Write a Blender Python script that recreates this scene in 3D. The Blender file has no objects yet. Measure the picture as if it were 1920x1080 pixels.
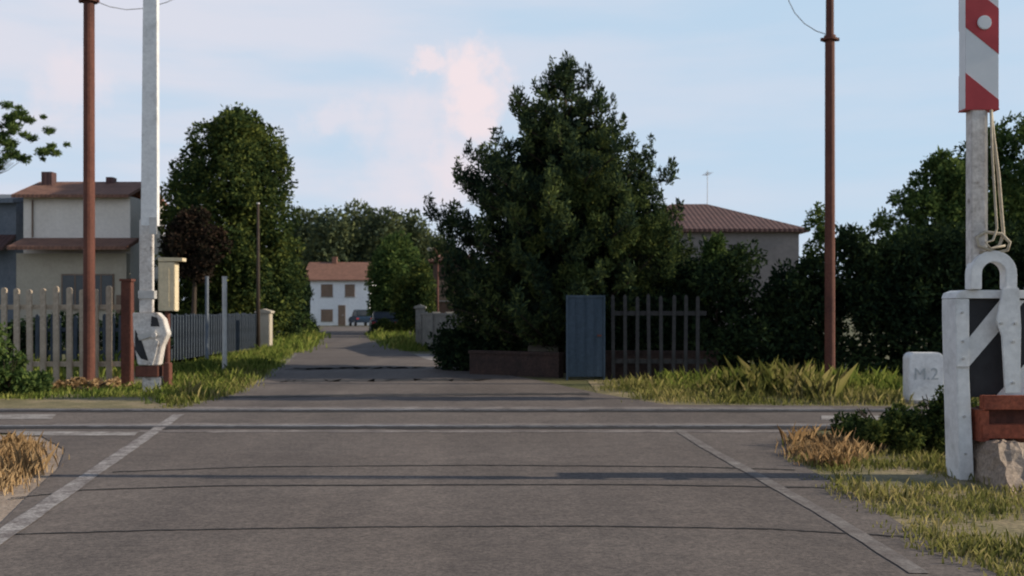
import bpy, bmesh, math, random
import numpy as np
from mathutils import Vector, Matrix
random.seed(4)
R=math.radians
C=bpy.context.scene.collection
F=1900.0; HZ=583.0; CH=1.5
def DY(py): return CH*F/(py-HZ)
def P(px,py):
    D=DY(py); return ((px-960)/F*D, D)
def GX(px,D): return (px-960)/F*D
def GZ(py,D): return CH-(py-HZ)/F*D

# ------------------------------------------------------------ materials
def newmat(name):
    m=bpy.data.materials.new(name); m.use_nodes=True
    nt=m.node_tree; nt.nodes.clear()
    out=nt.nodes.new('ShaderNodeOutputMaterial')
    return m,nt,out
def ramp(nt,stops,fac):
    r=nt.nodes.new('ShaderNodeValToRGB'); e=r.color_ramp.elements
    while len(e)<len(stops): e.new(0.5)
    for i,(p,c) in enumerate(stops):
        e[i].position=p; e[i].color=(c[0],c[1],c[2],1)
    nt.links.new(fac,r.inputs[0]); return r.outputs[0]
def noise(nt,scale,detail=4,rough=.6,vec=None,coord='Object'):
    n=nt.nodes.new('ShaderNodeTexNoise'); n.inputs['Scale'].default_value=scale
    n.inputs['Detail'].default_value=detail; n.inputs['Roughness'].default_value=rough
    if vec is None:
        t=nt.nodes.new('ShaderNodeTexCoord'); vec=t.outputs[coord]
    nt.links.new(vec,n.inputs['Vector']); return n.outputs['Fac']
def surf(name,stops,scale=3,detail=6,rough=.8,bump=.2,bscale=None,stretch=None,metal=0,fine=None,spec=.3):
    m,nt,out=newmat(name)
    b=nt.nodes.new('ShaderNodeBsdfPrincipled')
    t=nt.nodes.new('ShaderNodeTexCoord'); vec=t.outputs['Object']
    if stretch:
        mp=nt.nodes.new('ShaderNodeMapping'); mp.inputs['Scale'].default_value=stretch
        nt.links.new(vec,mp.inputs['Vector']); vec=mp.outputs[0]
    f=noise(nt,scale,detail,.65,vec)
    col=ramp(nt,stops,f)
    if fine:
        f2=noise(nt,fine[0],3,.7,t.outputs['Object'])
        c2=ramp(nt,[(.35,(1-fine[1],)*3),(.65,(1+fine[1],)*3)],f2)
        mx=nt.nodes.new('ShaderNodeMix'); mx.data_type='RGBA'; mx.blend_type='MULTIPLY'; mx.inputs[0].default_value=1
        nt.links.new(col,mx.inputs[6]); nt.links.new(c2,mx.inputs[7]); col=mx.outputs[2]
    nt.links.new(col,b.inputs['Base Color'])
    b.inputs['Roughness'].default_value=rough; b.inputs['Metallic'].default_value=metal
    b.inputs['Specular IOR Level'].default_value=spec
    if bump:
        f3=noise(nt,bscale or scale*6,5,.7,t.outputs['Object'])
        bp=nt.nodes.new('ShaderNodeBump'); bp.inputs['Strength'].default_value=bump; bp.inputs['Distance'].default_value=.02
        nt.links.new(f3,bp.inputs['Height']); nt.links.new(bp.outputs[0],b.inputs['Normal'])
    nt.links.new(b.outputs[0],out.inputs[0]); return m
def foliage(name,dark,mid,light,scale=1.3,tr=.25):
    m,nt,out=newmat(name)
    f=noise(nt,scale,3,.5)
    g=nt.nodes.new('ShaderNodeNewGeometry')
    a=nt.nodes.new('ShaderNodeMath'); a.operation='MULTIPLY_ADD'; a.inputs[1].default_value=.45
    nt.links.new(g.outputs['Random Per Island'],a.inputs[0])
    s=nt.nodes.new('ShaderNodeMath'); s.operation='MULTIPLY_ADD'; s.inputs[1].default_value=1.0; s.inputs[2].default_value=-.22
    nt.links.new(f,s.inputs[0]); nt.links.new(s.outputs[0],a.inputs[2])
    col=ramp(nt,[(.2,dark),(.5,mid),(.8,light)],a.outputs[0])
    d=nt.nodes.new('ShaderNodeBsdfDiffuse'); t=nt.nodes.new('ShaderNodeBsdfTranslucent')
    nt.links.new(col,d.inputs[0]); nt.links.new(col,t.inputs[0])
    mx=nt.nodes.new('ShaderNodeMixShader'); mx.inputs[0].default_value=tr
    nt.links.new(d.outputs[0],mx.inputs[1]); nt.links.new(t.outputs[0],mx.inputs[2])
    nt.links.new(mx.outputs[0],out.inputs[0]); return m

M={}
def asphalt(name,a,b,c):
    m,nt,out=newmat(name); bs=nt.nodes.new('ShaderNodeBsdfPrincipled')
    t=nt.nodes.new('ShaderNodeTexCoord')
    big=ramp(nt,[(.3,a),(.5,b),(.72,c)],noise(nt,.45,6,.55,t.outputs['Object']))
    fine=ramp(nt,[(.32,(.6,.6,.6)),(.5,(1,1,1)),(.7,(1.5,1.47,1.42))],noise(nt,32,4,.8,t.outputs['Object']))
    mid=ramp(nt,[(.35,(.88,.88,.88)),(.65,(1.12,1.11,1.09))],noise(nt,5,5,.7,t.outputs['Object']))
    mp=nt.nodes.new('ShaderNodeMapping'); mp.inputs['Scale'].default_value=(1.1,.06,1); mp.inputs['Rotation'].default_value=(0,0,R(-6))
    nt.links.new(t.outputs['Object'],mp.inputs['Vector'])
    trk=ramp(nt,[(.35,(.88,.88,.89)),(.65,(1.1,1.09,1.08))],noise(nt,1.0,3,.5,mp.outputs[0]))
    col=big
    for c_ in (fine,mid,trk):
        mx=nt.nodes.new('ShaderNodeMix'); mx.data_type='RGBA'; mx.blend_type='MULTIPLY'; mx.inputs[0].default_value=1
        nt.links.new(col,mx.inputs[6]); nt.links.new(c_,mx.inputs[7]); col=mx.outputs[2]
    nt.links.new(col,bs.inputs['Base Color']); bs.inputs['Roughness'].default_value=.9; bs.inputs['Specular IOR Level'].default_value=.2
    bp=nt.nodes.new('ShaderNodeBump'); bp.inputs['Strength'].default_value=.35; bp.inputs['Distance'].default_value=.008
    nt.links.new(noise(nt,60,3,.7,t.outputs['Object']),bp.inputs['Height']); nt.links.new(bp.outputs[0],bs.inputs['Normal'])
    nt.links.new(bs.outputs[0],out.inputs[0]); return m
M['asphalt']=asphalt('asphalt',(.108,.092,.086),(.128,.11,.103),(.15,.13,.121))
M['ground']=surf('ground',[(.3,(.05,.06,.02)),(.5,(.1,.1,.04)),(.7,(.16,.13,.07))],scale=.6,fine=(9,.35),bump=.5)
M['soil']=surf('soil',[(.3,(.11,.1,.045)),(.5,(.2,.17,.09)),(.7,(.34,.26,.17))],scale=1.5,fine=(25,.35),bump=.6)
M['sand']=surf('sand',[(.3,(.24,.18,.14)),(.7,(.36,.29,.23))],scale=2,fine=(35,.3),bump=.6)
M['ballast']=surf('ballast',[(.3,(.07,.06,.055)),(.5,(.14,.12,.11)),(.7,(.24,.21,.19))],scale=14,bump=1)
M['concrete']=surf('concrete',[(.3,(.22,.2,.19)),(.7,(.34,.32,.3))],scale=2.5,fine=(20,.2))
M['slab']=surf('worn concrete strip',[(.35,(.15,.13,.12)),(.5,(.25,.23,.22)),(.7,(.36,.34,.33))],scale=3.5,detail=8,fine=(20,.25))
M['faintslab']=surf('pale worn asphalt strip',[(.4,(.14,.12,.115)),(.55,(.2,.175,.165)),(.7,(.28,.25,.24))],scale=2.2,detail=8,fine=(20,.2))
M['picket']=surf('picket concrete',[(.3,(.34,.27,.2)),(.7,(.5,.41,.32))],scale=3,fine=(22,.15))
M['shadepicket']=surf('shaded concrete',[(.3,(.028,.027,.027)),(.7,(.06,.057,.056))],scale=3,fine=(22,.2))  # picket concrete darkened, with the shade put into its colour
M['greywall']=surf('grey weathered wall',[(.3,(.13,.125,.115)),(.7,(.24,.23,.21))],scale=2,fine=(14,.2))
M['seam']=surf('tar seam',[(.3,(.018,.016,.016)),(.7,(.035,.03,.03))],scale=9,bump=.1)
M['shadowband']=surf('asphalt painted shadow dark',[(.35,(.028,.025,.025)),(.6,(.05,.045,.045)),(.78,(.09,.08,.078))],scale=3,fine=(25,.3))  # asphalt colour darkened to paint shadow bands on the road
M['steel']=surf('rail steel',[(.3,(.2,.18,.17)),(.7,(.42,.39,.38))],scale=5,rough=.4,metal=.6)
M['paint']=surf('worn road paint',[(.38,(.15,.13,.125)),(.52,(.25,.23,.225)),(.66,(.36,.34,.33))],scale=5,detail=8,fine=(40,.3))
M['paintfaint']=surf('faint road paint',[(.44,(.13,.112,.105)),(.6,(.19,.172,.162)),(.74,(.28,.26,.25))],scale=4,detail=8,fine=(40,.25))
M['rust']=surf('rusty steel',[(.3,(.07,.026,.02)),(.55,(.125,.046,.032)),(.75,(.19,.08,.05))],scale=2.5,stretch=(1,1,.35),rough=.75,fine=(25,.2))
M['rustred']=surf('red oxide',[(.3,(.17,.045,.028)),(.7,(.34,.095,.05))],scale=4,fine=(25,.25))
M['white']=surf('white enamel',[(.3,(.5,.5,.49)),(.45,(.68,.68,.68)),(.75,(.78,.78,.77))],scale=2.6,detail=8,rough=.5,fine=(14,.09),bump=.08)
M['dirtywhite']=surf('chipped white enamel',[(.34,(.25,.21,.18)),(.42,(.5,.46,.43)),(.75,(.7,.67,.64))],scale=5,rough=.6,fine=(20,.12))
M['black']=surf('black enamel',[(.3,(.018,.018,.02)),(.7,(.035,.035,.04))],scale=4,rough=.7)
M['red']=surf('reflective red',[(.3,(.34,.03,.035)),(.7,(.46,.05,.055))],scale=3,rough=.4,bump=.03)
M['reflwhite']=surf('reflective white',[(.3,(.62,.64,.66)),(.7,(.72,.73,.74))],scale=3,rough=.4,bump=.03)
M['galv']=surf('galvanised steel',[(.3,(.38,.37,.36)),(.7,(.56,.55,.53))],scale=4,rough=.55,metal=.2)
M['rope']=surf('rope',[(.3,(.32,.27,.2)),(.7,(.52,.46,.36))],scale=20)
M['cream']=surf('cream metal',[(.3,(.55,.46,.31)),(.7,(.7,.6,.42))],scale=3,fine=(14,.08))
M['wallcream']=surf('cream plaster',[(.3,(.36,.31,.25)),(.7,(.46,.41,.33))],scale=.8,fine=(7,.06))
M['shedwall']=surf('dull cream boards',[(.3,(.12,.105,.085)),(.7,(.19,.17,.135))],scale=2,fine=(9,.12))
M['wallwarm']=surf('warm white plaster',[(.3,(.68,.61,.54)),(.7,(.78,.71,.64))],scale=.8,fine=(7,.06))
M['wallwhite']=surf('white plaster',[(.3,(.7,.71,.74)),(.7,(.8,.81,.83))],scale=.5,fine=(4,.05))
M['wallgrey']=surf('grey plaster',[(.3,(.19,.17,.165)),(.7,(.25,.225,.22))],scale=.8,fine=(7,.08))
M['wallblue']=surf('blue grey render',[(.3,(.11,.13,.16)),(.7,(.17,.19,.22))],scale=1.5,fine=(9,.12))
M['darkblue']=surf('dark blue grey mesh steel',[(.3,(.035,.045,.06)),(.7,(.06,.075,.095))],scale=2,fine=(9,.12))
M['wallbrown']=surf('brown plaster',[(.3,(.08,.05,.04)),(.7,(.13,.08,.06))],scale=1,fine=(7,.1))
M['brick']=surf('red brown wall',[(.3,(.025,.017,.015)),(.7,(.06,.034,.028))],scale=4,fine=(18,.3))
M['bluedoor']=surf('faded blue metal',[(.3,(.035,.055,.078)),(.7,(.06,.085,.115))],scale=2,fine=(14,.15),stretch=(3,3,.4))
M['lightblue']=surf('pale blue board',[(.3,(.17,.24,.3)),(.7,(.25,.33,.39))],scale=3)
M['glass']=surf('dark window glass',[(.3,(.02,.025,.03)),(.7,(.05,.055,.06))],scale=1,rough=.15,bump=0,spec=.5)
M['shutter']=surf('brown shutter',[(.3,(.16,.11,.08)),(.7,(.23,.16,.12))],scale=5)
M['carblack']=surf('dark car paint',[(.3,(.015,.016,.02)),(.7,(.025,.026,.03))],scale=1,rough=.25,bump=0,spec=.6)
M['carblue']=surf('navy car paint',[(.3,(.014,.03,.055)),(.7,(.02,.042,.075))],scale=1,rough=.5,bump=0,spec=.3)
M['rubber']=surf('tyre rubber',[(.3,(.015,.015,.015)),(.7,(.03,.03,.03))],scale=5)
M['bark']=surf('bark',[(.3,(.025,.018,.015)),(.7,(.07,.05,.035))],scale=6,stretch=(3,3,.5),bump=.8)
M['lamp']=surf('pale lamp glass',[(.3,(.45,.42,.35)),(.7,(.55,.52,.44))],scale=3,rough=.3)
M['ink']=surf('grey lettering paint',[(.3,(.33,.36,.38)),(.7,(.43,.46,.48))],scale=14)
def tiles(name,a,b):
    m,nt,out=newmat(name); bs=nt.nodes.new('ShaderNodeBsdfPrincipled'); t=nt.nodes.new('ShaderNodeTexCoord')
    w=nt.nodes.new('ShaderNodeTexWave'); w.bands_direction='X'; w.inputs['Scale'].default_value=1.6; w.inputs['Distortion'].default_value=.6
    nt.links.new(t.outputs['Object'],w.inputs['Vector'])
    col=ramp(nt,[(.3,a),(.7,b)],noise(nt,2.2,6,.75,t.outputs['Object']))
    c2=ramp(nt,[(0,(.84,.84,.84)),(.5,(1.04,1.04,1.04))],w.outputs['Fac'])
    mx=nt.nodes.new('ShaderNodeMix'); mx.data_type='RGBA'; mx.blend_type='MULTIPLY'; mx.inputs[0].default_value=1
    nt.links.new(col,mx.inputs[6]); nt.links.new(c2,mx.inputs[7]); nt.links.new(mx.outputs[2],bs.inputs['Base Color'])
    bp=nt.nodes.new('ShaderNodeBump'); bp.inputs['Strength'].default_value=.4; bp.inputs['Distance'].default_value=.05
    nt.links.new(w.outputs['Fac'],bp.inputs['Height']); nt.links.new(bp.outputs[0],bs.inputs['Normal'])
    bs.inputs['Roughness'].default_value=.85; nt.links.new(bs.outputs[0],out.inputs[0]); return m
M['tiles']=tiles('clay roof tiles',(.13,.06,.042),(.25,.125,.085))
M['tilesdark']=tiles('dark clay roof tiles',(.06,.03,.029),(.12,.058,.052))
M['pine']=foliage('pine needles',(.014,.026,.02),(.038,.06,.032),(.125,.155,.05),1.0,.18)
M['pinecore']=foliage('inner pine needles',(.008,.014,.012),(.014,.024,.017),(.024,.038,.022),1.4,.05)  # darker needle copy, painting the shade deep inside the crown
M['olive']=foliage('sunlit green needles',(.02,.035,.019),(.06,.088,.032),(.17,.195,.055),1.1,.25)  # lighter needle green, with sunlight on the foliage put into the colour
M['darkleaf']=foliage('dark green leaves',(.018,.034,.017),(.05,.075,.026),(.16,.18,.045),.6,.25)
M['hedge']=foliage('hedge leaves',(.009,.018,.012),(.02,.035,.019),(.055,.08,.03),.9,.15)  # leaf colour darkened to stand for shade on the right hedge's front
M['green']=foliage('fresh green leaves',(.024,.048,.02),(.065,.105,.034),(.16,.21,.06),.9,.32)
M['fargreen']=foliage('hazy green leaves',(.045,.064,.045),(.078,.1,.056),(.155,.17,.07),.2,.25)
M['purple']=foliage('purple leaves',(.012,.015,.011),(.028,.022,.017),(.055,.034,.024),1.2,.1)
M['grass']=foliage('verge grass',(.1,.12,.035),(.22,.22,.07),(.44,.37,.17),.9,.35)
M['drygrass']=foliage('dry straw grass',(.24,.15,.07),(.42,.28,.15),(.55,.4,.23),2,.3)
M['lushgrass']=foliage('lush weeds',(.07,.11,.025),(.17,.22,.05),(.35,.35,.1),1.0,.35)

# ------------------------------------------------------------ mesh helpers
class MB:
    def __init__(s): s.v=[]; s.f=[]
    def add(s,vs,fs):
        o=len(s.v); s.v+= [tuple(v) for v in vs]; s.f+=[tuple(i+o for i in f) for f in fs]; return s
    def box(s,x0,x1,y0,y1,z0,z1):
        return s.add([(x0,y0,z0),(x1,y0,z0),(x1,y1,z0),(x0,y1,z0),(x0,y0,z1),(x1,y0,z1),(x1,y1,z1),(x0,y1,z1)],
          [(0,3,2,1),(4,5,6,7),(0,1,5,4),(1,2,6,5),(2,3,7,6),(3,0,4,7)])
    def tube(s,pts,rs,n=10,cap=True):
        pts=[Vector(p) for p in pts]
        if not isinstance(rs,(list,tuple)): rs=[rs]*len(pts)
        vs=[];fs=[]
        u=None
        for i,p in enumerate(pts):
            d=(pts[min(i+1,len(pts)-1)]-pts[max(i-1,0)]).normalized()
            if u is None: u=d.orthogonal().normalized()
            else: u=(u-d*u.dot(d)).normalized()
            w=d.cross(u)
            for k in range(n):
                a=2*math.pi*k/n; vs.append(p+(u*math.cos(a)+w*math.sin(a))*rs[i])
        for i in range(len(pts)-1):
            for k in range(n):
                k2=(k+1)%n; fs.append((i*n+k,i*n+k2,(i+1)*n+k2,(i+1)*n+k))
        if cap: fs.append(tuple(range(n-1,-1,-1))); fs.append(tuple((len(pts)-1)*n+k for k in range(n)))
        return s.add(vs,fs)
    def prism(s,poly,y0,y1):
        n=len(poly)
        vs=[(x,y0,z) for x,z in poly]+[(x,y1,z) for x,z in poly]
        fs=[tuple(range(n)),tuple(range(2*n-1,n-1,-1))]+[(i,i+n,(i+1)%n+n,(i+1)%n) for i in range(n)]
        return s.add(vs,fs)
    def prismx(s,poly,x0,x1):
        n=len(poly)
        vs=[(x0,y,z) for y,z in poly]+[(x1,y,z) for y,z in poly]
        fs=[tuple(range(n)),tuple(range(2*n-1,n-1,-1))]+[(i,i+n,(i+1)%n+n,(i+1)%n) for i in range(n)]
        return s.add(vs,fs)
    def build(s,name,mat,parent=None,bevel=0,smooth=False):
        me=bpy.data.meshes.new(name); me.from_pydata(s.v,[],s.f); me.update()
        bm=bmesh.new(); bm.from_mesh(me); bmesh.ops.recalc_face_normals(bm,faces=bm.faces)
        if bevel: bmesh.ops.bevel(bm,geom=[e for e in bm.edges if len(e.link_faces)==2 and e.calc_face_angle(0)>.5],offset=bevel,segments=2,affect='EDGES',clamp_overlap=True)
        bm.to_mesh(me); bm.free()
        if smooth:
            for p in me.polygons: p.use_smooth=True
        me.materials.append(mat)
        o=bpy.data.objects.new(name,me); C.objects.link(o)
        if parent: o.parent=parent
        return o
def thing(name,label,cat,loc,rz=0,group=None):
    o=bpy.data.objects.new(name,None); C.objects.link(o); o.location=loc; o.rotation_euler=(0,0,rz)
    o['label']=label; o['category']=cat
    if group: o['group']=group
    o.empty_display_size=.2
    return o
def tag(o,label,cat,group=None,kind=None):
    o['label']=label; o['category']=cat
    if group:o['group']=group
    if kind:o['kind']=kind
    return o
def struct(o,label,cat=None):
    o['kind']='structure'; o['label']=label; o['category']=cat or o.name.split('.')[0].replace('_',' '); return o
def sheet(name,pts,z,mat,label,cat=None):
    me=bpy.data.meshes.new(name)
    bm=bmesh.new(); f=bm.faces.new([bm.verts.new((x,y,z)) for x,y in pts])
    bmesh.ops.triangulate(bm,faces=[f]); bmesh.ops.recalc_face_normals(bm,faces=bm.faces)
    for q in bm.faces:
        q.normal_update()
        if q.normal.z<0: q.normal_flip()
    bm.to_mesh(me); bm.free(); me.materials.append(mat)
    o=bpy.data.objects.new(name,me); C.objects.link(o); return struct(o,label,cat)
def ribbon(name,pts,w,z,mat,label,cat=None,jit=0,sub=8):
    P2=[]
    for i in range(len(pts)-1):
        for k in range(sub):
            t=k/sub; P2.append((pts[i][0]*(1-t)+pts[i+1][0]*t,pts[i][1]*(1-t)+pts[i+1][1]*t))
    P2.append(pts[-1])
    P2=[(x+random.uniform(-jit,jit),y+random.uniform(-jit,jit)) for x,y in P2]
    vs=[];fs=[]
    for i,(x,y) in enumerate(P2):
        a=P2[max(i-1,0)];b=P2[min(i+1,len(P2)-1)]
        d=Vector((b[0]-a[0],b[1]-a[1])).normalized(); n=Vector((-d.y,d.x)); ww=w*.5*random.uniform(.6,1.25) if jit else w*.5*random.uniform(.9,1.08)
        vs+=[(x+n.x*ww,y+n.y*ww,z),(x-n.x*ww,y-n.y*ww,z)]
    for i in range(len(P2)-1): fs.append((2*i,2*i+1,2*i+3,2*i+2))
    o=MB().add(vs,fs).build(name,mat); return struct(o,label,cat)

def leafmesh(name,cl,n,size,mat,parent=None,seed=1,aspect=.45,shell=.55,updir=0.0,outdir=1.0):
    rng=np.random.default_rng(seed); cl=np.array(cl,float)
    vol=(cl[:,3]*cl[:,4]*cl[:,5])**(2/3); idx=rng.choice(len(cl),n,p=vol/vol.sum())
    c=cl[idx]
    d=rng.normal(size=(n,3)); d/=np.linalg.norm(d,axis=1)[:,None]
    r=(shell+(1-shell)*rng.random(n)**.7)*(1+.12*rng.normal(size=n))
    pos=c[:,:3]+d*c[:,3:6]*r[:,None]
    ax=d*outdir+rng.normal(size=(n,3))*.7+np.array([0,0,updir]); ax/=np.linalg.norm(ax,axis=1)[:,None]
    s=np.cross(ax,rng.normal(size=(n,3))); s/=np.linalg.norm(s,axis=1)[:,None]
    L=size*(.6+.8*rng.random(n))
    a=ax*L[:,None]*.5; b=s*(L*aspect)[:,None]*.5
    V=np.stack([pos-a,pos+b,pos+a,pos-b],1).reshape(-1,3)
    V[:,2]=np.maximum(V[:,2],.01)
    me=bpy.data.meshes.new(name); me.vertices.add(4*n); me.vertices.foreach_set('co',V.astype(np.float32).ravel())
    me.loops.add(4*n); me.loops.foreach_set('vertex_index',np.arange(4*n,dtype=np.int32))
    me.polygons.add(n); me.polygons.foreach_set('loop_start',np.arange(0,4*n,4,dtype=np.int32))
    me.polygons.foreach_set('loop_total',np.full(n,4,dtype=np.int32)); me.update(calc_edges=True); me.validate()
    me.materials.append(mat); o=bpy.data.objects.new(name,me); C.objects.link(o)
    if parent:o.parent=parent
    return o
def inpoly(x,y,poly):
    c=False;j=len(poly)-1
    for i in range(len(poly)):
        xi,yi=poly[i];xj,yj=poly[j]
        if (yi>y)!=(yj>y) and x<(xj-xi)*(y-yi)/(yj-yi)+xi: c=not c
        j=i
    return c
def blades(name,poly,tufts,per,h,w,mat,label,cat='grass',spread=.12,seed=1,lean=.45,z0=0.0,patch=-1.1):
    rng=np.random.default_rng(seed); xs=[p[0] for p in poly]; ys=[p[1] for p in poly]
    T=[]
    while len(T)<tufts:
        x=rng.uniform(min(xs),max(xs)); y=rng.uniform(min(ys),max(ys))
        if math.sin(x*2.3+seed)+math.sin(y*2.9+x*1.1)+rng.uniform(-1,1)<patch: continue
        if inpoly(x,y,poly): T.append((x,y,(.3+.7*rng.random())*(1.7 if rng.random()<.1 else 1)))
    T=np.array(T); idx=np.repeat(np.arange(tufts),per); n=len(idx)
    base=np.zeros((n,3)); base[:,:2]=T[idx,:2]+rng.normal(size=(n,2))*spread; base[:,2]=z0
    H=h*T[idx,2]*(.4+.8*rng.random(n)); ang=rng.random(n)*6.283
    dirx=np.cos(ang);diry=np.sin(ang); ln=lean*H*(.3+rng.random(n))
    wv=np.stack([-diry,dirx,np.zeros(n)],1)*(w*(.6+.8*rng.random(n)))[:,None]*.5
    mid=base+np.stack([dirx*ln*.35,diry*ln*.35,H*.6],1); tip=base+np.stack([dirx*ln,diry*ln,H*(.85+.15*rng.random(n))],1)
    V=np.stack([base-wv,base+wv,mid+wv*.8,tip,mid-wv*.8],1).reshape(-1,3)
    me=bpy.data.meshes.new(name); me.vertices.add(5*n); me.vertices.foreach_set('co',V.astype(np.float32).ravel())
    me.loops.add(5*n); me.loops.foreach_set('vertex_index',np.arange(5*n,dtype=np.int32))
    me.polygons.add(n); me.polygons.foreach_set('loop_start',np.arange(0,5*n,5,dtype=np.int32))
    me.polygons.foreach_set('loop_total',np.full(n,5,dtype=np.int32)); me.update(calc_edges=True); me.validate()
    me.materials.append(mat); o=bpy.data.objects.new(name,me); C.objects.link(o)
    return tag(o,label,cat,kind='stuff')
def envclumps(prof,n,r0,r1,seed,dscale=1.0,inner=.35,zs=1.0):
    rng=random.Random(seed); prof=sorted(prof); zmin=prof[0][0]; zmax=prof[-1][0]; out=[]
    def at(z):
        for a,b in zip(prof,prof[1:]):
            if a[0]<=z<=b[0]:
                t=(z-a[0])/(b[0]-a[0]+1e-6); return a[1]+(b[1]-a[1])*t, a[2]+(b[2]-a[2])*t
        return prof[-1][1:]
    mx=max(p[1]+p[2] for p in prof)
    while len(out)<n:
        z=rng.uniform(zmin,zmax); L,Rr=at(z)
        if rng.random()>((L+Rr)/mx)**1.1+.12: continue
        a=rng.random()*6.283; ca,sa=math.cos(a),math.sin(a)
        rad_x=Rr if ca>0 else L; rad_y=(L+Rr)/2*dscale
        r=rng.uniform(r0,r1)
        f=1.0-(rng.random()**1.5)*(1-inner)
        x=ca*max(rad_x-r*.8,.02)*f; y=sa*max(rad_y-r*.8,.02)*f
        out.append((x,y,z,r,r,r*zs))
    return out
def trunkmesh(h,r,limbs,seed,bend=.15,spread=2,parent=None,mat=None,z0=.25):
    rng=random.Random(seed); mb=MB(); pts=[(rng.uniform(-bend,bend)*t,rng.uniform(-bend,bend)*t,h*t) for t in [0,.05,.25,.5,.75,1]]
    pts[0]=(0,0,-.05)
    mb.tube(pts,[r*1.3,r*1.05,r*.9,r*.7,r*.4,r*.12],9)
    for i in range(limbs):
        t=rng.uniform(z0,.92); a=rng.random()*6.283; L=spread*rng.uniform(.5,1)*(1.15-t)
        z=h*t; p0=(0,0,z); p1=(math.cos(a)*L*.5,math.sin(a)*L*.5,z+L*.28); p2=(math.cos(a)*L,math.sin(a)*L,z+L*.7)
        mb.tube([p0,p1,p2],[r*.4*(1.1-t),r*.28*(1.1-t),r*.08],6)
    return mb.build('trunk',mat or M['bark'],parent,smooth=True)
def tree(name,label,px,D,prof_px,n,r,leafn,leaf,mat,seed,group=None,limbs=12,tr=.15,dscale=1.0,zs=1,aspect=.5,updir=0,shell=.6,inner=.35,cat='tree'):
    X=GX(px,D); t=thing(name,label,cat,(X,D,0),0,group)
    prof=[(GZ(py,D),max(GX(px,D)-GX(a,D),.05),max(GX(b,D)-GX(px,D),.05)) for py,a,b in prof_px]
    top=max(p[0] for p in prof); wid=max(p[1]+p[2] for p in prof)/2
    cl=envclumps(prof,n,r[0],r[1],seed,dscale,inner,zs)
    leafmesh('crown',cl,leafn,leaf,mat,t,seed,aspect=aspect,updir=updir,shell=shell)
    trunkmesh(top*.93,tr,limbs,seed,spread=wid,parent=t,z0=max(.15,min(p[0] for p in prof)/top))
    return t

# ------------------------------------------------------------ setting
sheet('ground',[(-700,-60),(700,-60),(700,1500),(-700,1500)],-.004,M['ground'],'flat open ground with dry grass reaching the horizon')
roadL=[(-3.3,-6),P(-60,1030),P(0,985),P(60,925),P(110,880),P(122,845),P(70,815),P(-60,812),P(-260,800),P(-260,767),P(340,767),P(440,738),P(505,700),P(552,662),P(597,626),P(608,613)]
roadR=[(2.75,-6),(2.75,4),P(1870,1080),P(1750,1025),P(1620,940),P(1500,872),P(1475,822),P(1560,803),P(1800,800),P(1800,764),P(1250,760),P(1120,738),P(1000,712),P(880,692),P(800,674),P(755,656),P(694,627),P(690,613)]
sheet('road',roadL+roadR[::-1],.012,M['asphalt'],'worn grey asphalt road running over the level crossing')
sheet('far_road',[(-60,97),(20,97),(20,101),(-60,101)],.006,M['asphalt'],'side road passing in front of the white house')
sheet('driveway',[P(765,664),P(862,664),P(880,691),P(800,674.5)],.008,M['slab'],'pale concrete driveway beside the road')
sheet('gravel_shoulder',[P(-60,1028),P(0,983),P(60,923),P(110,878),P(122,843),P(70,816),P(-500,816),P(-600,1028)],.004,M['sand'],'sandy gravel shoulder at the left of the road')
sheet('right_verge_soil',[(2.7,-6),(2.7,4),P(1870,1080),P(1750,1025),P(1620,940),P(1500,873),P(1475,823),P(2300,823),(12,4),(12,-6)],.002,M['soil'],'dry soil verge under the right barrier','verge')
sheet('far_verge_soil',[P(1120,738),P(1250,760),P(1800,763),P(2400,763),P(2400,712),P(1100,712)],.002,M['soil'],'soil strip between the tracks and the hedge','verge')
sheet('left_verge_soil',[P(340,766),P(440,738),P(505,700),P(552,662),P(520,655),P(300,690),P(-300,712),P(-300,766)],.002,M['soil'],'soil verge beyond the tracks on the left','verge')
for X0,X1 in ((-90,GX(-255,14)),(GX(1795,14),90)):
    sheet('ballast',[(X0,12.0),(X1,12.0),(X1,16.0),(X0,16.0)],.006,M['ballast'],'brown stone ballast under the tracks '+('left' if X0<0 else 'right')+' of the crossing')
tr=thing('railway_track','railway track laid flush across the road','railway track',(0,14.0,0))
for y in (-1.0,1.15):
    MB().box(-90,90,y-.04,y+.04,.0,.032).build('rail',M['steel'],tr)
for k in range(24):
    for s in (-1,1):
        x=s*(7.5+k*.65) if s>0 else -8.3-k*.65
        MB().box(x-.12,x+.12,-1.3,1.45,0,.016).build('sleeper',M['concrete'],tr)
for y,nm in ((12.87,'near'),(15.0,'far')):
    ribbon('flangeway',[(GX(-260,y),y),(GX(1800,y),y)],.26,.0165,M['seam'],'dark groove beside the %s rail across the road'%nm,'groove',jit=.008,sub=40)
for i,(a,b,y0,y1) in enumerate([(30,260,811,819),(-120,105,778,788),(1540,1740,781,789)]):
    sheet('concrete_strip',[P(a,y0),P(b,y0+1),P(b-8,y1),P(a,y1)],.0165,M['slab'],['worn concrete strip before the near rail at left','worn concrete strip between the rails at far left','worn concrete strip between the rails at right'][i],'concrete strip')
ribbon('concrete_strip',[(GX(345,15.5),15.5),(GX(1560,15.5),15.5)],.34,.0162,M['faintslab'],'pale worn strip across the road behind the far rail','concrete strip',jit=.02,sub=60)
ribbon('concrete_strip',[(GX(100,13.25),13.25),(GX(1640,13.25),13.25)],.28,.0162,M['faintslab'],'pale worn strip across the road behind the near rail','concrete strip',jit=.02,sub=60)
ribbon('concrete_strip',[(GX(260,12.5),12.5),(GX(1500,12.5),12.5)],.22,.0162,M['faintslab'],'pale worn strip across the road before the near rail','concrete strip',jit=.02,sub=60)
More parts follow.
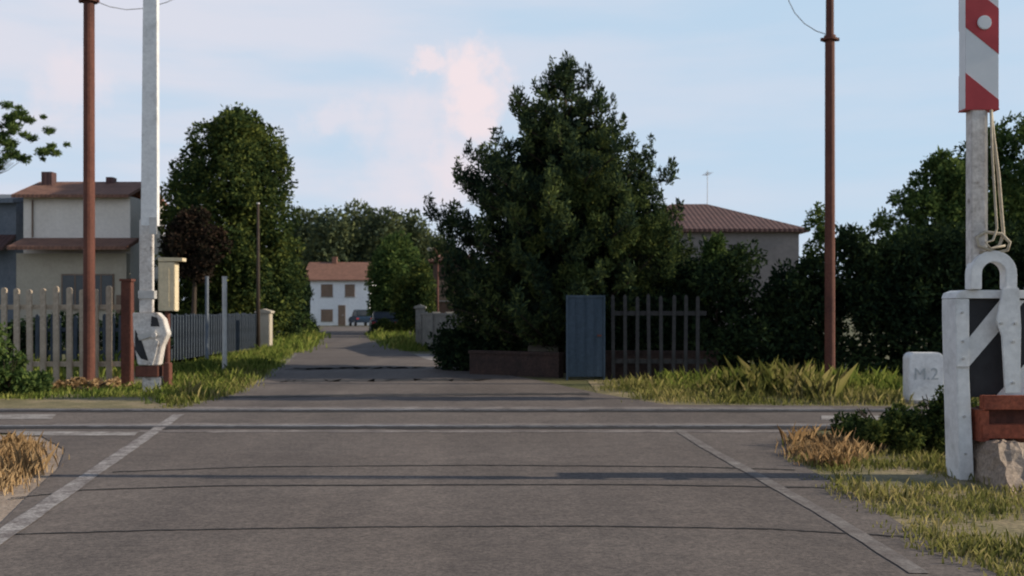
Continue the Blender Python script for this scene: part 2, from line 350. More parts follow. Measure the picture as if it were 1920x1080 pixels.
ribbon('left_edge_line',[P(-30,1032),P(160,900),P(250,838),P(335,779)],.16,.0172,M['paint'],'worn white edge line on the left of the road','road marking')
ribbon('right_edge_line',[P(1725,1080),P(1560,975),P(1420,895),P(1330,845),P(1270,808)],.12,.0172,M['paintfaint'],'faded white edge line on the right of the road','road marking')
ribbon('far_edge_line',[P(450,738),P(512,702),P(556,664)],.1,.0165,M['paintfaint'],'faded edge line beyond the tracks','road marking')
ribbon('seam_and_shadow',[P(-40,1008),P(300,998),P(700,992),P(1100,990),P(1450,996),P(1720,1012)],.026,.0168,M['seam'],'nearest dark tar seam across the asphalt','road seam',jit=.008,sub=20)
ribbon('seam_and_shadow',[P(20,938),P(160,922),P(400,914),P(900,912),P(1200,912),P(1560,918)],.04,.0168,M['seam'],'middle dark tar seam across the asphalt','road seam',jit=.01,sub=20)
ribbon('seam_and_shadow',[P(210,888),P(480,878),P(900,875),P(1300,878),P(1490,884)],.04,.0168,M['seam'],'third dark tar seam, closest to the rails','road seam',jit=.012,sub=20)
ribbon('seam_and_shadow',[P(420,746),P(700,742),P(1100,740)],.45,.0168,M['shadowband'],'painted shadow band beyond the rails','road seam',jit=.05,sub=20)  # from here on, tree shadows painted as dark ribbons
ribbon('seam_and_shadow',[P(520,716),P(700,714),P(900,713)],.8,.0168,M['shadowband'],'second painted shadow band beyond the rails','road seam',jit=.07,sub=20)
ribbon('seam_and_shadow',[P(548,693),P(660,691),P(800,690)],1.0,.0168,M['shadowband'],'farthest painted shadow band on the road','road seam',jit=.08,sub=20)

# ------------------------------------------------------------ grass
pr=[P(1510,885),P(1640,955),P(1770,1040),P(1890,1090),(4.6,4.6),(7,6),(9,11.5),P(1490,826)]
blades('verge_grass',pr,1250,26,.1,.012,M['grass'],'patchy yellow green grass around the right barrier',spread=.1,seed=3,patch=-.6)
blades('dry_grass',[P(1495,868),P(1560,880),P(1620,850),P(1600,828),P(1500,828)],130,30,.17,.01,M['drygrass'],'orange dry grass tuft beside the crossing at right',spread=.09,seed=5)
blades('dry_grass',[P(-200,930),P(5,925),P(62,880),P(60,840),P(-200,835)],360,30,.17,.011,M['drygrass'],'orange dry grass at the left roadside',spread=.1,seed=6)
blades('far_verge_grass',[P(1150,742),P(1260,757),P(1690,760),P(2300,760),P(2300,724),P(1150,716)],1200,24,.15,.015,M['grass'],'patchy yellow green grass below the hedge',spread=.2,seed=7,patch=-.5)
blades('hedge_foot_grass',[P(1250,735),P(1690,737),P(2200,737),P(2200,715),P(1250,715)],500,20,.28,.018,M['lushgrass'],'greener grass growing at the foot of the hedge',spread=.2,seed=17,patch=-.4)
blades('tall_weeds',[P(1330,742),P(1350,752),P(1560,754),P(1540,728),P(1340,726)],60,16,.62,.015,M['grass'],'tall seeding weeds left of the right pole','weeds',spread=.16,seed=8,lean=.5)
blades('left_verge_grass',[P(325,760),P(430,735),P(495,698),P(538,664),P(520,655),P(430,672),P(310,700),P(310,758)],1300,22,.2,.019,M['lushgrass'],'sunlit green grass on the left verge beyond the tracks',spread=.17,seed=9,patch=-.7)
blades('fence_foot_grass',[P(300,745),P(300,722),P(-200,728),P(-200,752)],420,16,.13,.02,M['lushgrass'],'short grass along the foot of the pale fence',spread=.14,seed=29)
blades('left_straw_grass',[P(330,764),P(440,737),P(495,702),P(440,700),P(300,725)],260,20,.18,.018,M['grass'],'straw coloured grass at the left road edge beyond the tracks',spread=.14,seed=19)
blades('field_grass',[(-30,21.6),(-8.6,21.6),(-9.4,28),(-30,28)],900,16,.35,.03,M['lushgrass'],'rough grass behind the pale picket fence',spread=.25,seed=21)
blades('roadside_grass',[P(600,627),P(556,662),P(500,655),P(540,628)],500,14,.35,.05,M['lushgrass'],'green grass far along the left road edge',spread=.3,seed=22)
blades('roadside_grass',[P(696,628),P(757,657),P(800,660),P(745,628)],400,14,.35,.05,M['lushgrass'],'green grass far along the right road edge',spread=.3,seed=23)

def shrub(name,label,px,D,w,h,n,leafn,leaf,mat,seed,depth=None,stems=8,cat='shrub'):
    t=thing(name,label,cat,(GX(px,D),D,0)); rng=random.Random(seed); cl=[]
    for i in range(n):
        a=rng.random()*6.283; r=rng.random()**.5; x=math.cos(a)*r*w/2; y=math.sin(a)*r*(depth or w)/2
        z=rng.uniform(.1,1)*h*(1-.55*r*r); q=h*rng.uniform(.14,.26); cl.append((x,y,z*.85,q,q,q))
    leafmesh('foliage',cl,leafn,leaf,mat,t,seed)
    mb=MB()
    for i in range(stems):
        a=rng.random()*6.283; mb.tube([(0,0,0),(math.cos(a)*w*.15,math.sin(a)*w*.15,h*.4),(math.cos(a)*w*.3,math.sin(a)*w*.3,h*.8)],[.02,.014,.005],5)
    mb.build('stem',M['bark'],t); return t
shrub('low_shrub','low dark green shrub left of the right barrier',1675,11.2,1.3,.5,60,11000,.06,M['darkleaf'],31,depth=1.3)
shrub('low_shrub','taller dark green shrub touching the right barrier post',1765,11.0,.7,.72,34,7000,.06,M['darkleaf'],32)
shrub('weed_clump','lush green weed clump in front of picket fence at far left',10,18.0,1.2,.8,50,9000,.09,M['green'],33,cat='weeds')
shrub('weed_clump','tall leafy weed covering the left end of the fence',-40,18.2,.8,1.4,50,7000,.1,M['green'],34,cat='weeds')
shrub('dry_brush','heap of dry brown brush at the foot of the left pole',175,19.4,1.4,.25,30,3500,.1,M['drygrass'],35,cat='brush')
shrub('round_shrub','small round green bush left of the far road',566,62,2.0,1.7,40,6000,.14,M['green'],36)
shrub('round_shrub','brownish green bush low beside the far road edge',728,64,2.6,1.3,40,5000,.14,M['darkleaf'],37)
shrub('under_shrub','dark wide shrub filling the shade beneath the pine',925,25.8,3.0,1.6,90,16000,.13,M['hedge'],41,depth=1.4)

# ------------------------------------------------------------ trees
D=24.8
prof=[(118,1045,1075),(150,1010,1110),(195,955,1140),(240,935,1150),(275,925,1200),(315,862,1232),(370,855,1260),(425,822,1290),(480,828,1300),(530,840,1285),(580,845,1225),(620,860,1000)]
X=GX(1060,D); pt=thing('pine_tree','large dark green pine tree with tufted branches right of the road','tree',(X,D,0))
pf=sorted([(GZ(py,D),X-GX(a,D),max(GX(b,D)-X,.05)) for py,a,b in prof])
rng=random.Random(29)
def envat(z):
    for a,b in zip(pf,pf[1:]):
        if a[0]<=z<=b[0]:
            t=(z-a[0])/(b[0]-a[0]); return a[1]+(b[1]-a[1])*t,a[2]+(b[2]-a[2])*t
    return (.15,.15)
cl=[]; tm=MB()
tm.tube([(0,0,-.05),(.02,0,.4),(.05,0,2),(0,.03,4.5),(0,0,7.0)],[.22,.18,.15,.1,.03],10)
layers=17
for li in range(layers):
    zl=1.15+6.15*(li/(layers-1))
    nb=int(16-10*(li/(layers-1)))
    for b in range(nb):
        zt=zl+rng.uniform(-.13,.13)
        L,Rr=envat(min(max(zt,1.05),7.4)); a=6.283*b/nb+li*1.3+rng.uniform(-.2,.2); ca,sa=math.cos(a),math.sin(a)
        rx=Rr if ca>0 else L; ry=(L+Rr)/2; Lb=math.hypot(ca*rx,sa*ry)*(rng.uniform(.78,1.14) if li<layers-2 else .8)
        z0=max(zt-Lb*rng.uniform(.15,.32),.6)
        p=lambda t:(ca*Lb*t,sa*Lb*t,z0+(zt-z0)*t*t)
        tm.tube([p(0),p(.5),p(1)],[.045,.028,.008],5)
        nt_=max(2,int(Lb/.21))
        for j in range(nt_):
            t=.25+.75*(j+rng.random())/nt_; q=p(min(t,1.03)); off=rng.uniform(-.3,.3)*(1.15-t)*2; r=rng.uniform(.13,.23)
            x=q[0]-sa*off; y=q[1]+ca*off
            cl.append((x,y,q[2]+r*.6,r,r,r*1.1))
            if t>.78: cl.append((x*1.02,y*1.02,q[2]+r*1.9,r*.55,r*.55,r*.9))
for z in (6.9,7.1,7.3): cl.append((rng.uniform(-.1,.1),0,z,.17,.17,.2))
leafmesh('crown',cl,155000,.13,M['pine'],pt,12,aspect=.3,shell=.4,updir=.8)
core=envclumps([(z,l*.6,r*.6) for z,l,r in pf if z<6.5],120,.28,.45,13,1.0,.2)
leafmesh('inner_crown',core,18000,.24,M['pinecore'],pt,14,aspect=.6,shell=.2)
tm.build('trunk',M['bark'],pt,smooth=True)
tree('leafy_tree','lighter green lower tree merging into the right of the pine',1135,23.6,
   [(300,1085,1150),(345,1040,1215),(395,1000,1255),(440,975,1285),(490,968,1298),(535,985,1290),(565,1015,1262),(590,1060,1230)],200,(.14,.3),42000,.11,M['olive'],13,limbs=16,tr=.08,aspect=.32,updir=.7,shell=.4,dscale=.8)
tree('broad_tree','tall dark green tree behind the left barrier',438,46,
   [(220,415,480),(246,360,518),(280,315,538),(330,295,548),(400,290,562),(470,290,570),(540,298,568),(600,325,550)],200,(.5,1.05),76000,.2,M['darkleaf'],14,limbs=20,tr=.3,shell=.7)
tree('purple_tree','dark reddish leaved tree between left house and tall dark tree',362,42,
   [(405,340,395),(430,315,425),(460,300,440),(495,305,430),(515,330,410)],50,(.28,.5),12000,.16,M['purple'],15,limbs=10,tr=.12)
def hedge_stems(parent,xs,y,h,r):
    for x in xs: MB().tube([(x,y,0),(x+.08,y+.05,h*.5),(x-.06,y,h)],[r,r*.7,r*.3],5).build('stem',M['bark'],parent)
hd=thing('dark_hedge','dark green hedge behind the garden fence on the left','hedge',(GX(450,48),48,0))
rng=random.Random(5)
cl=[(rng.uniform(-7,2.5),rng.uniform(-1,1.2),rng.uniform(.2,3.1),.42,.42,.42) for i in range(230)]
leafmesh('foliage',cl,34000,.18,M['hedge'],hd,16); hedge_stems(hd,[-6.4+i*.8 for i in range(11)],0,2.4,.05)
hd=thing('low_hedge','low dark hedge behind the pale picket fence','hedge',(-14.5,30,0))
cl=[(rng.uniform(-7,4.3),rng.uniform(-.4,.4),rng.uniform(.1,1.25),.28,.28,.28) for i in range(190)]
leafmesh('foliage',cl,24000,.13,M['hedge'],hd,17); hedge_stems(hd,[-6.5+i*.9 for i in range(12)],0,1.1,.04)
tree('garden_tree','rounded green garden tree right of the white house',735,72,
   [(452,735,775),(475,700,800),(510,690,815),(560,690,815),(600,700,800)],90,(.6,.95),22000,.28,M['green'],17,limbs=10,tr=.18,shell=.7)
tree('garden_tree','darker green tree over the far road edge by the lamp',790,58,
   [(505,775,800),(530,735,820),(570,728,822),(612,745,815)],70,(.35,.6),14000,.2,M['darkleaf'],18,limbs=10,tr=.15)
tree('garden_tree','dark tree at the left of the white house',548,84,
   [(500,530,560),(520,500,582),(560,500,586),(605,520,580)],70,(.5,.8),12000,.24,M['hedge'],38,limbs=8,tr=.15)
tree('branching_tree','tree with sparse feathery branches behind the left house',-10,52,
   [(192,-40,30),(212,-90,70),(235,-90,135),(262,-100,138),(285,-80,110),(312,-30,70)],90,(.16,.42),12500,.2,M['green'],39,limbs=46,tr=.16,dscale=.7,zs=.6,shell=.2,inner=.1,aspect=.3,updir=.4)
far=[(572,150,418,44),(622,140,410,50),(672,152,400,50),(722,142,408,46),(768,148,416,42),(815,150,445,34)]
names=['hazy far tree behind the white house, leftmost of the row','hazy far tree second from left behind the white house','tallest hazy far tree in the row over the white house','hazy far tree right of the tallest one','hazy far tree left of the big pine','lowest hazy far tree, half hidden by the big pine']
for i,(px,D,top,hw) in enumerate(far):
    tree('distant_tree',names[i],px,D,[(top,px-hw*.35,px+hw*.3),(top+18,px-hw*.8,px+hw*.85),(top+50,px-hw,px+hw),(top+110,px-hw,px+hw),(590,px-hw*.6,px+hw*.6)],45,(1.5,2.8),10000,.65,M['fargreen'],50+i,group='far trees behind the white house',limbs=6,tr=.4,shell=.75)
hg=thing('hedge','long dark overgrown hedge behind the right pole','hedge',(GX(1560,23),23,0))
rng=random.Random(8); cl=[]
for i in range(1050):
    x=rng.uniform(-5.2,9); y=rng.uniform(-.6,1.0)
    top=np.interp(x,[-5.2,-4.2,-3.5,-1.8,0,1.2,9],[1.7,2.2,2.4,2.65,2.9,3.3,3.6])+.22*math.sin(x*2.3+1)+.15*math.sin(x*5.1)
    if x<-3: y=abs(y)+.0
    r=rng.uniform(.2,.4); cl.append((x,y,.05+rng.random()**1.0*(top-.2),r,r,r))
leafmesh('foliage',cl,140000,.13,M['hedge'],hg,20,shell=.5); hedge_stems(hg,[-4.8+i*.7 for i in range(19)],.4,1.8,.05)
tree('roadside_tree','bright green spreading tree over the hedge at right',1765,25.5,
   [(300,1745,1800),(338,1680,1830),(385,1645,1870),(430,1615,1900),(480,1590,1910),(540,1600,1900),(600,1620,1880)],180,(.2,.42),40000,.12,M['green'],24,limbs=24,tr=.12,inner=.2)
tree('roadside_tree','tallest green tree at the right picture edge',1960,27,
   [(205,1900,1960),(240,1860,2040),(290,1800,2090),(350,1760,2130),(420,1740,2150),(500,1740,2140)],200,(.25,.5),44000,.13,M['green'],25,limbs=26,tr=.18,inner=.2)
tree('sapling','slender sapling rising above the hedge beside the right pole',1535,24.2,
   [(385,1520,1535),(420,1508,1560),(455,1500,1575),(500,1500,1580)],26,(.1,.2),3000,.09,M['green'],26,limbs=8,tr=.04)
tree('sapling','light green shrub top in front of the right house wall',1345,23.2,
   [(455,1335,1350),(480,1310,1380),(520,1280,1400),(560,1280,1400)],46,(.14,.26),8000,.1,M['green'],27,limbs=8,tr=.04)
tree('shadow_poplar','slim tall poplar added out of view at right to shade the road',2290,17.0,  # unseen tree, added to cast a shadow band past the rails
   [(-260,2270,2310),(-150,2245,2335),(0,2240,2338),(110,2245,2335),(180,2260,2320)],70,(.2,.35),13000,.16,M['darkleaf'],28,limbs=14,tr=.1)
fw=[]
rng=random.Random(77)
for i in range(420):
    x=rng.uniform(-260,260); fw.append((x,rng.uniform(-8,8),rng.uniform(0,9)+1.5*math.sin(x*.07),3,3,2.6))
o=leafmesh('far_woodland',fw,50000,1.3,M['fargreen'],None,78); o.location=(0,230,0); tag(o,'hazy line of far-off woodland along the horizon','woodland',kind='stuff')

# ------------------------------------------------------------ poles
def rusty_pole(px,D,top,r,zr,label):
    t=thing('rusty_pole',label,'pole',(GX(px,D),D,0))
    MB().tube([(0,0,-.05),(0,0,zr),],[r,r*.92],14).build('shaft',M['rust'],t,smooth=False)
    MB().tube([(0,0,zr+.1),(0,0,top)],[r*.78,r*.72],14).build('upper_shaft',M['rust'],t)
    MB().tube([(0,0,zr-.0),(0,0,zr+.04)],r*1.5,16).tube([(0,0,zr+.04),(0,0,zr+.1)],r*1.1,16).box(-r*1.75,-r*1.2,-.03,.03,zr-.01,zr+.05).box(r*1.2,r*1.75,-.03,.03,zr-.01,zr+.05).build('collar',M['rust'],t)
    MB().tube([(0,0,0),(0,0,.06)],r*1.6,12).build('base_plate',M['rust'],t)
    MB().tube([(0,-.01,top-.1),(0,-.01,top)],r*.8,12).build('pole_cap',M['rust'],t)
    return t
rusty_pole(167,20.2,9.2,.114,GZ(4,20.2),'rusty brown steel pole in front of the picket fence')
rusty_pole(1556,20.6,9.2,.106,GZ(76,20.6),'rusty brown steel pole in front of the hedge')
D=20.6; pts=[(GX(px,D),D,GZ(py,D)) for px,py in [(1548,64),(1530,58),(1508,44),(1490,24),(1479,2),(1475,-25),(1480,-60),(1500,-100),(1545,-120)]]
tag(MB().tube(pts,.009,6).build('cable',M['galv'],smooth=True),'thin cable looping out from the collar of the right pole','cable')
D=20.2; pts=[(GX(px,D),D+i*.02,GZ(py,D)) for i,(px,py) in enumerate([(178,2),(205,12),(235,17),(270,14),(310,2),(350,-18)])]
tag(MB().tube(pts,.008,6).build('cable',M['galv'],smooth=True),'thin cable sagging from the collar of the left pole','cable')

# ------------------------------------------------------------ right barrier (D = 9)
D=9.0; k=D/F
ox=GX(1845,D); rb=thing('crossing_barrier','raised red and white striped barrier at the right roadside','level crossing barrier',(ox,D,0))
lx=lambda px:(px-1845)*k
lz=lambda py:CH-(py-HZ)*k
PL=.26
MB().prism([(lx(1797),0),(lx(1824),0),(lx(1815),lz(700)),(lx(1815),lz(560)),(lx(1789),lz(560)),(lx(1789),lz(600))],-.03,PL).build('side_plate',M['white'],rb,bevel=.006)
MB().prism([(lx(1966),0),(lx(2000),0),(lx(2003),lz(560)),(lx(1968),lz(560))],-.03,PL).build('side_plate',M['white'],rb,bevel=.006)
MB().prism([(lx(1788),lz(560)+.002),(lx(2003),lz(560)+.002),(lx(1996),lz(547)),(lx(1985),lz(544)),(lx(1806),lz(544)),(lx(1792),lz(549))],-.035,PL+.005).build('top_plate',M['white'],rb,bevel=.004)
MB().box(lx(1815)+.002,lx(1966)-.002,.02,PL-.02,lz(745),lz(560)-.002).build('striped_panel_back',M['black'],rb)
def stripe(poly,y=.012): return MB().prism([(lx(a),lz(b)) for a,b in poly],y,.019)
stripe([(1816,690),(1816,636),(1876,563),(1924,563)]).build('white_stripe',M['white'],rb)
stripe([(1868,744),(1965,636),(1965,690),(1918,744)]).build('white_stripe',M['white'],rb)
MB().prism([(lx(1790),lz(690)),(lx(1813),lz(690)),(lx(1813),lz(686)),(lx(1790),lz(686))],-.036,-.031).build('plate_seam',M['galv'],rb)
for b_ in ((1801,586),(1802,640),(1803,672),(1805,780),(1807,850)):
    MB().tube([(lx(b_[0]),-.03,lz(b_[1])),(lx(b_[0]),-.045,lz(b_[1]))],.011,8).build('bolt',M['galv'],rb)
MB().box(lx(1832),lx(1990),-.12,-.04,lz(766),lz(740)).build('counterweight_bar',M['rustred'],rb,bevel=.006)
MB().box(lx(1832),lx(1990),-.10,-.02,lz(820),lz(794)).build('counterweight_bar',M['rustred'],rb,bevel=.006)
MB().box(lx(1828),lx(1846),-.09,.2,lz(826),lz(768)).build('bracket',M['rustred'],rb,bevel=.004)
MB().box(lx(1848),lx(1963),.05,.22,lz(850),lz(765)).build('counterweight',M['rust'],rb,bevel=.01)
bm=bmesh.new()
for p_ in [(-.12,-.75,-.05),(.34,-.7,-.05),(.36,.4,-.05),(-.1,.4,-.05),(-.03,-.3,.36),(.24,-.3,.36),(.26,.2,.36),(-.03,.2,.36)]: bm.verts.new(p_)
bm.verts.ensure_lookup_table(); v=bm.verts
for f in [(0,3,2,1),(4,5,6,7),(0,1,5,4),(1,2,6,5),(2,3,7,6),(3,0,4,7)]: bm.faces.new([v[i] for i in f])
bmesh.ops.subdivide_edges(bm,edges=bm.edges[:],cuts=6,use_grid_fill=True)
for q in bm.verts: q.co+=Vector([random.uniform(-.02,.02) for _ in range(3)])
me=bpy.data.meshes.new('footing'); bm.to_mesh(me); bm.free(); me.materials.append(M['sand'])
o=bpy.data.objects.new('footing',me); C.objects.link(o); o.parent=rb
def arch(cx,cz,ro,ri,z0,y0,y1,n=16):
    out=[(cx-ro,z0)]+[(cx-ro*math.cos(math.pi*i/n),cz+ro*math.sin(math.pi*i/n)) for i in range(n+1)]+[(cx+ro,z0)]
    inn=[(cx-ri,z0)]+[(cx-ri*math.cos(math.pi*i/n),cz+ri*math.sin(math.pi*i/n)) for i in range(n+1)]+[(cx+ri,z0)]
    m=len(out); vs=[(x,y0,z) for x,z in out]+[(x,y0,z) for x,z in inn]+[(x,y1,z) for x,z in out]+[(x,y1,z) for x,z in inn]
    fs=[]
    for i in range(m-1):
        fs+=[(i,i+1,m+i+1,m+i),(2*m+i,3*m+i,3*m+i+1,2*m+i+1),(i,2*m+i,2*m+i+1,i+1),(m+i,m+i+1,3*m+i+1,3*m+i)]
    fs+=[(0,m,3*m,2*m),(m-1,3*m-1,4*m-1,2*m-1)]
    return MB().add(vs,fs)
arch(lx(1854),lz(514),.205,.105,lz(543),-.10,.02).build('pivot_yoke',M['white'],rb,bevel=.006)
MB().prism([(lx(1872),lz(735)),(lx(1900),lz(735)),(lx(1902),lz(612)),(lx(1898),lz(540)),(lx(1868),lz(540)),(lx(1856),lz(600)),(lx(1866),lz(630))],-.125,-.102).build('drive_arm',M['white'],rb,bevel=.005)
MB().tube([(lx(1880),-.1,lz(612)),(lx(1880),.02,lz(612))],.05,14).build('pivot_shaft',M['galv'],rb)
for b_ in ((1864,606),(1890,606),(1886,640),(1886,716)):
    MB().tube([(lx(b_[0]),-.125,lz(b_[1])),(lx(b_[0]),-.142,lz(b_[1]))],.013,8).build('bolt',M['galv'],rb)
MB().box(lx(1816),lx(1843),-.06,.06,lz(500),lz(196)).build('boom_tube',M['dirtywhite'],rb,bevel=.008)
MB().box(lx(1843)+.001,lx(1850),-.02,.0,lz(470),lz(207)).build('boom_rib',M['galv'],rb)
zt=7.4; z0=lz(206)
panel_l,panel_r=lx(1804),lx(1866)
MB().box(panel_l,panel_r,-.065,.065,z0,zt).build('striped_boom',M['reflwhite'],rb,bevel=.003)
per=170*k; drop=50*k
i=0; zl=lz(140)
while True:
    top_l=zl+i*per; bot_l=top_l-85*k
    if top_l>zt: break
    poly=[(panel_l,top_l),(panel_r,top_l-drop),(panel_r,max(bot_l-drop,z0)),(panel_l,max(bot_l,z0))]
    for y0,y1 in ((-.069,-.0655),(.0655,.069)):
        MB().prism([(a,b) for a,b in poly],y0,y1).build('red_stripe',M['red'],rb)
    i+=1
MB().box(panel_l-.004,panel_r+.004,-.071,.071,z0-.012,z0-.001).build('boom_end_trim',M['red'],rb)
for pz in (47,-240):
    MB().tube([(lx(1838),-.069,lz(pz)),(lx(1838),-.09,lz(pz))],.062,20).build('reflector',M['reflwhite'],rb,bevel=.006)
rp=[(1849,210),(1852,260),(1862,330),(1870,400),(1874,440),(1864,462),(1845,470),(1826,462),(1824,446),(1840,436),(1868,440),(1882,456),(1880,470),(1858,476),(1830,474)]
tag(MB().tube([(lx(a)+ox,D-.09-.02*math.sin(i_*1.3),lz(b)) for i_,(a,b) in enumerate(rp)],.015,7).build('rope',M['rope'],smooth=True),'beige rope hanging along the right barrier boom and knotted at its foot','rope')
rp=[(1846,215),(1848,290),(1853,370),(1857,430),(1850,452),(1836,456),(1846,468),(1872,462)]
tag(MB().tube([(lx(a)+ox,D-.12,lz(b)) for a,b in rp],.011,7).build('rope',M['rope'],smooth=True),'thinner rope strand closest to the right boom tube','rope')

# ------------------------------------------------------------ left barrier
D=18.6; k2=D/F; ox2=GX(283,D); lb=thing('crossing_barrier','raised white barrier in front of the left house','level crossing barrier',(ox2,D,0))
ax=lambda px:(px-283)*k2
az=lambda py:CH-(py-HZ)*k2
MB().prism([(ax(262),az(684)),(ax(300),az(684)),(ax(306),az(650)),(ax(317),az(626)),(ax(309),az(598)),(ax(297),az(586)),(ax(252),az(586)),(ax(254),az(640))],-.1,.14).build('housing',M['dirtywhite'],lb,bevel=.012)
MB().prism([(ax(257),az(655)),(ax(257),az(618)),(ax(270),az(640)),(ax(282),az(676)),(ax(268),az(672))],-.105,-.1015).build('black_stripe',M['black'],lb)
MB().prism([(ax(286),az(612)),(ax(288),az(592)),(ax(299),az(596)),(ax(303),az(612))],-.105,-.1015).build('black_stripe',M['black'],lb)
MB().prism([(ax(262),az(628)),(ax(296),az(618)),(ax(300),az(628)),(ax(266),az(638))],-.14,-.106).build('hinge_plate',M['galv'],lb,bevel=.006)
MB().tube([(ax(294),-.14,az(628)),(ax(294),-.17,az(628))],.05,12).build('pivot_boss',M['dirtywhite'],lb)
MB().prism([(ax(283),az(684)),(ax(291),az(684)),(ax(302),az(640)),(ax(296),az(636))],-.135,-.107).build('lever',M['dirtywhite'],lb)
MB().box(ax(258),ax(301),-.14,.18,az(706),az(686)).build('counterweight_frame',M['rust'],lb,bevel=.01)
MB().box(ax(270),ax(306),-.11,.14,-.02,az(706)-.002).build('footing',M['dirtywhite'],lb,bevel=.02)
MB().box(ax(309),ax(320),-.1,.1,0,az(680)).build('side_post',M['rust'],lb,bevel=.01)
MB().box(ax(263),ax(288),-.06,.04,az(586)+.002,az(412)).build('boom_tube',M['dirtywhite'],lb,bevel=.01)
MB().prism([(ax(266),az(424)),(ax(297),az(424)),(ax(296),az(-160)),(ax(272),az(-160))],-.065,.065).build('boom',M['white'],lb,bevel=.006)
MB().box(ax(283),ax(297),-.085,-.0655,az(440),az(408)).build('clamp',M['galv'],lb)
MB().box(ax(262),ax(292),-.085,.065,az(560),az(545)).build('clamp',M['galv'],lb)
cb=thing('cream_cabinet','cream metal cabinet with overhanging lid on a post beside left barrier','cabinet',(GX(316,19.4),19.4,0))
k3=19.4/F
MB().box(-.16,.16,-.12,.12,CH,CH+(583-492)*k3).build('cabinet_body',M['cream'],cb,bevel=.01)
MB().prism([(-.16,CH+(583-491)*k3+.002),(.3,CH+(583-492)*k3+.02),(.3,CH+(583-484)*k3),(-.16,CH+(583-483)*k3)],-.12,.12).build('lid',M['cream'],cb)
MB().tube([(-.02,0,0),(-.02,0,CH-.002)],.05,10).build('post',M['rust'],cb)
MB().box(-.13,.05,-.128,-.122,CH+.08,CH+.8).build('cabinet_door',M['cream'],cb)

# ------------------------------------------------------------ marker stone
D=16.4; mk=thing('marker_stone','squat white marker stone with grey lettering right of the pole','marker stone',(GX(1731,D),D,0))
h=.83; w=.28
MB().prism([(-w,0),(w,0),(w,h-.06),(w-.06,h),(-w+.06,h),(-w,h-.06)],-.14,.14).build('stone_block',M['white'],mk,bevel=.015)
MB().box(-w-.04,w+.04,-.18,.18,0,.07).build('plinth',M['concrete'],mk,bevel=.01)
fc=bpy.data.curves.new('lettering','FONT'); fc.body='M.2'; fc.size=.27; fc.extrude=.004; fc.align_x='CENTER'
to=bpy.data.objects.new('tmp',fc); C.objects.link(to)
me=bpy.data.meshes.new_from_object(to.evaluated_get(bpy.context.evaluated_depsgraph_get())); bpy.data.objects.remove(to)
me.materials.clear(); me.materials.append(M['ink']); lo=bpy.data.objects.new('lettering',me); C.objects.link(lo); lo.parent=mk; lo.location=(-.01,-.146,.4); lo.rotation_euler=(R(90),0,0)

# ------------------------------------------------------------ fences
def fence(name,x0,y0,x1,y1,h,mat,label,step=.3,pw=.1,seed=1,z=(.35,-.45),tip=.05,tilt=.02):
    L=math.hypot(x1-x0,y1-y0); t=thing(name,label,'fence',(x0,y0,0),math.atan2(y1-y0,x1-x0)); rng=random.Random(seed)
    for zz in (z[0],h+z[1]): MB().box(0,L,.03,.09,zz,zz+.1).build('rail',mat,t)
    n=int(L/step)
    proto=None
    for i in range(n+1):
        if proto is None:
            proto=MB().prism([(-pw/2,0),(pw/2,0),(pw/2,h-tip),(pw*.2,h),(-pw*.2,h),(-pw/2,h-tip)],-.03,.027).build('picket',mat,t,bevel=.006); o=proto
        else:
            o=proto.copy(); C.objects.link(o); o.parent=t
        o.location=(i*step,0,0); o.rotation_euler=(0,rng.uniform(-tilt,tilt),0); o.scale=(1,1,rng.uniform(.98,1.02))
    return t
fence('picket_fence',GX(-190,21),21,GX(226,20.9),20.9,1.98,M['picket'],'pale concrete picket fence left of the left barrier',step=.275,pw=.115,seed=2,tip=.03,tilt=.008)
gp=thing('fence_post','thick rusty brown post at the right end of the pale fence','post',(GX(239,20.6),20.6,0))
MB().box(-.1,.1,-.1,.1,0,2.1).build('shaft',M['rust'],gp,bevel=.012)
MB().box(-.12,.12,-.12,.12,2.1,2.15).build('post_cap',M['rust'],gp)
fence('picket_fence',GX(1150,22.2),22.2,GX(1325,22.0),22.0,1.85,M['shadepicket'],'shaded concrete picket fence below the right house',step=.26,pw=.08,seed=3,tilt=.012)
fence('garden_fence',-10.1,27,-10.6,43,1.4,M['darkblue'],'dark bluish garden fence along the left verge',step=.3,pw=.1,seed=4)
fence('garden_fence',-12.6,26.9,-10.15,26.9,1.4,M['darkblue'],'short dark fence panel behind the left barrier',step=.2,pw=.1,seed=5)
def wallthing(name,label,x0,y0,x1,y1,h,th,mat,cap,cat='wall',posts=0):
    L=math.hypot(x1-x0,y1-y0); t=thing(name,label,cat,(x0,y0,0),math.atan2(y1-y0,x1-x0))
    MB().box(0,L,-th/2,th/2,0,h).build('wall_body',mat,t)
    MB().box(-.02,L+.02,-th/2-.03,th/2+.03,h+.001,h+.07).build('coping',cap,t)
    for i in range(posts):
        x=L*i/(posts-1); MB().box(x-.09,x+.09,-th/2-.05,th/2+.05,0,h+.12).build('pier',cap,t)
    return t
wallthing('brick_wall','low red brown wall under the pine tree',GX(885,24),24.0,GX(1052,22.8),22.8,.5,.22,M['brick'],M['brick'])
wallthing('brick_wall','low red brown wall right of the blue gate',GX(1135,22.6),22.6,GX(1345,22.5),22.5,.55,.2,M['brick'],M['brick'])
wallthing('garden_wall','pale grey garden wall with piers at the right of the far road',GX(795,40),40,GX(872,33.2),33.2,1.35,.18,M['greywall'],M['greywall'],posts=4)
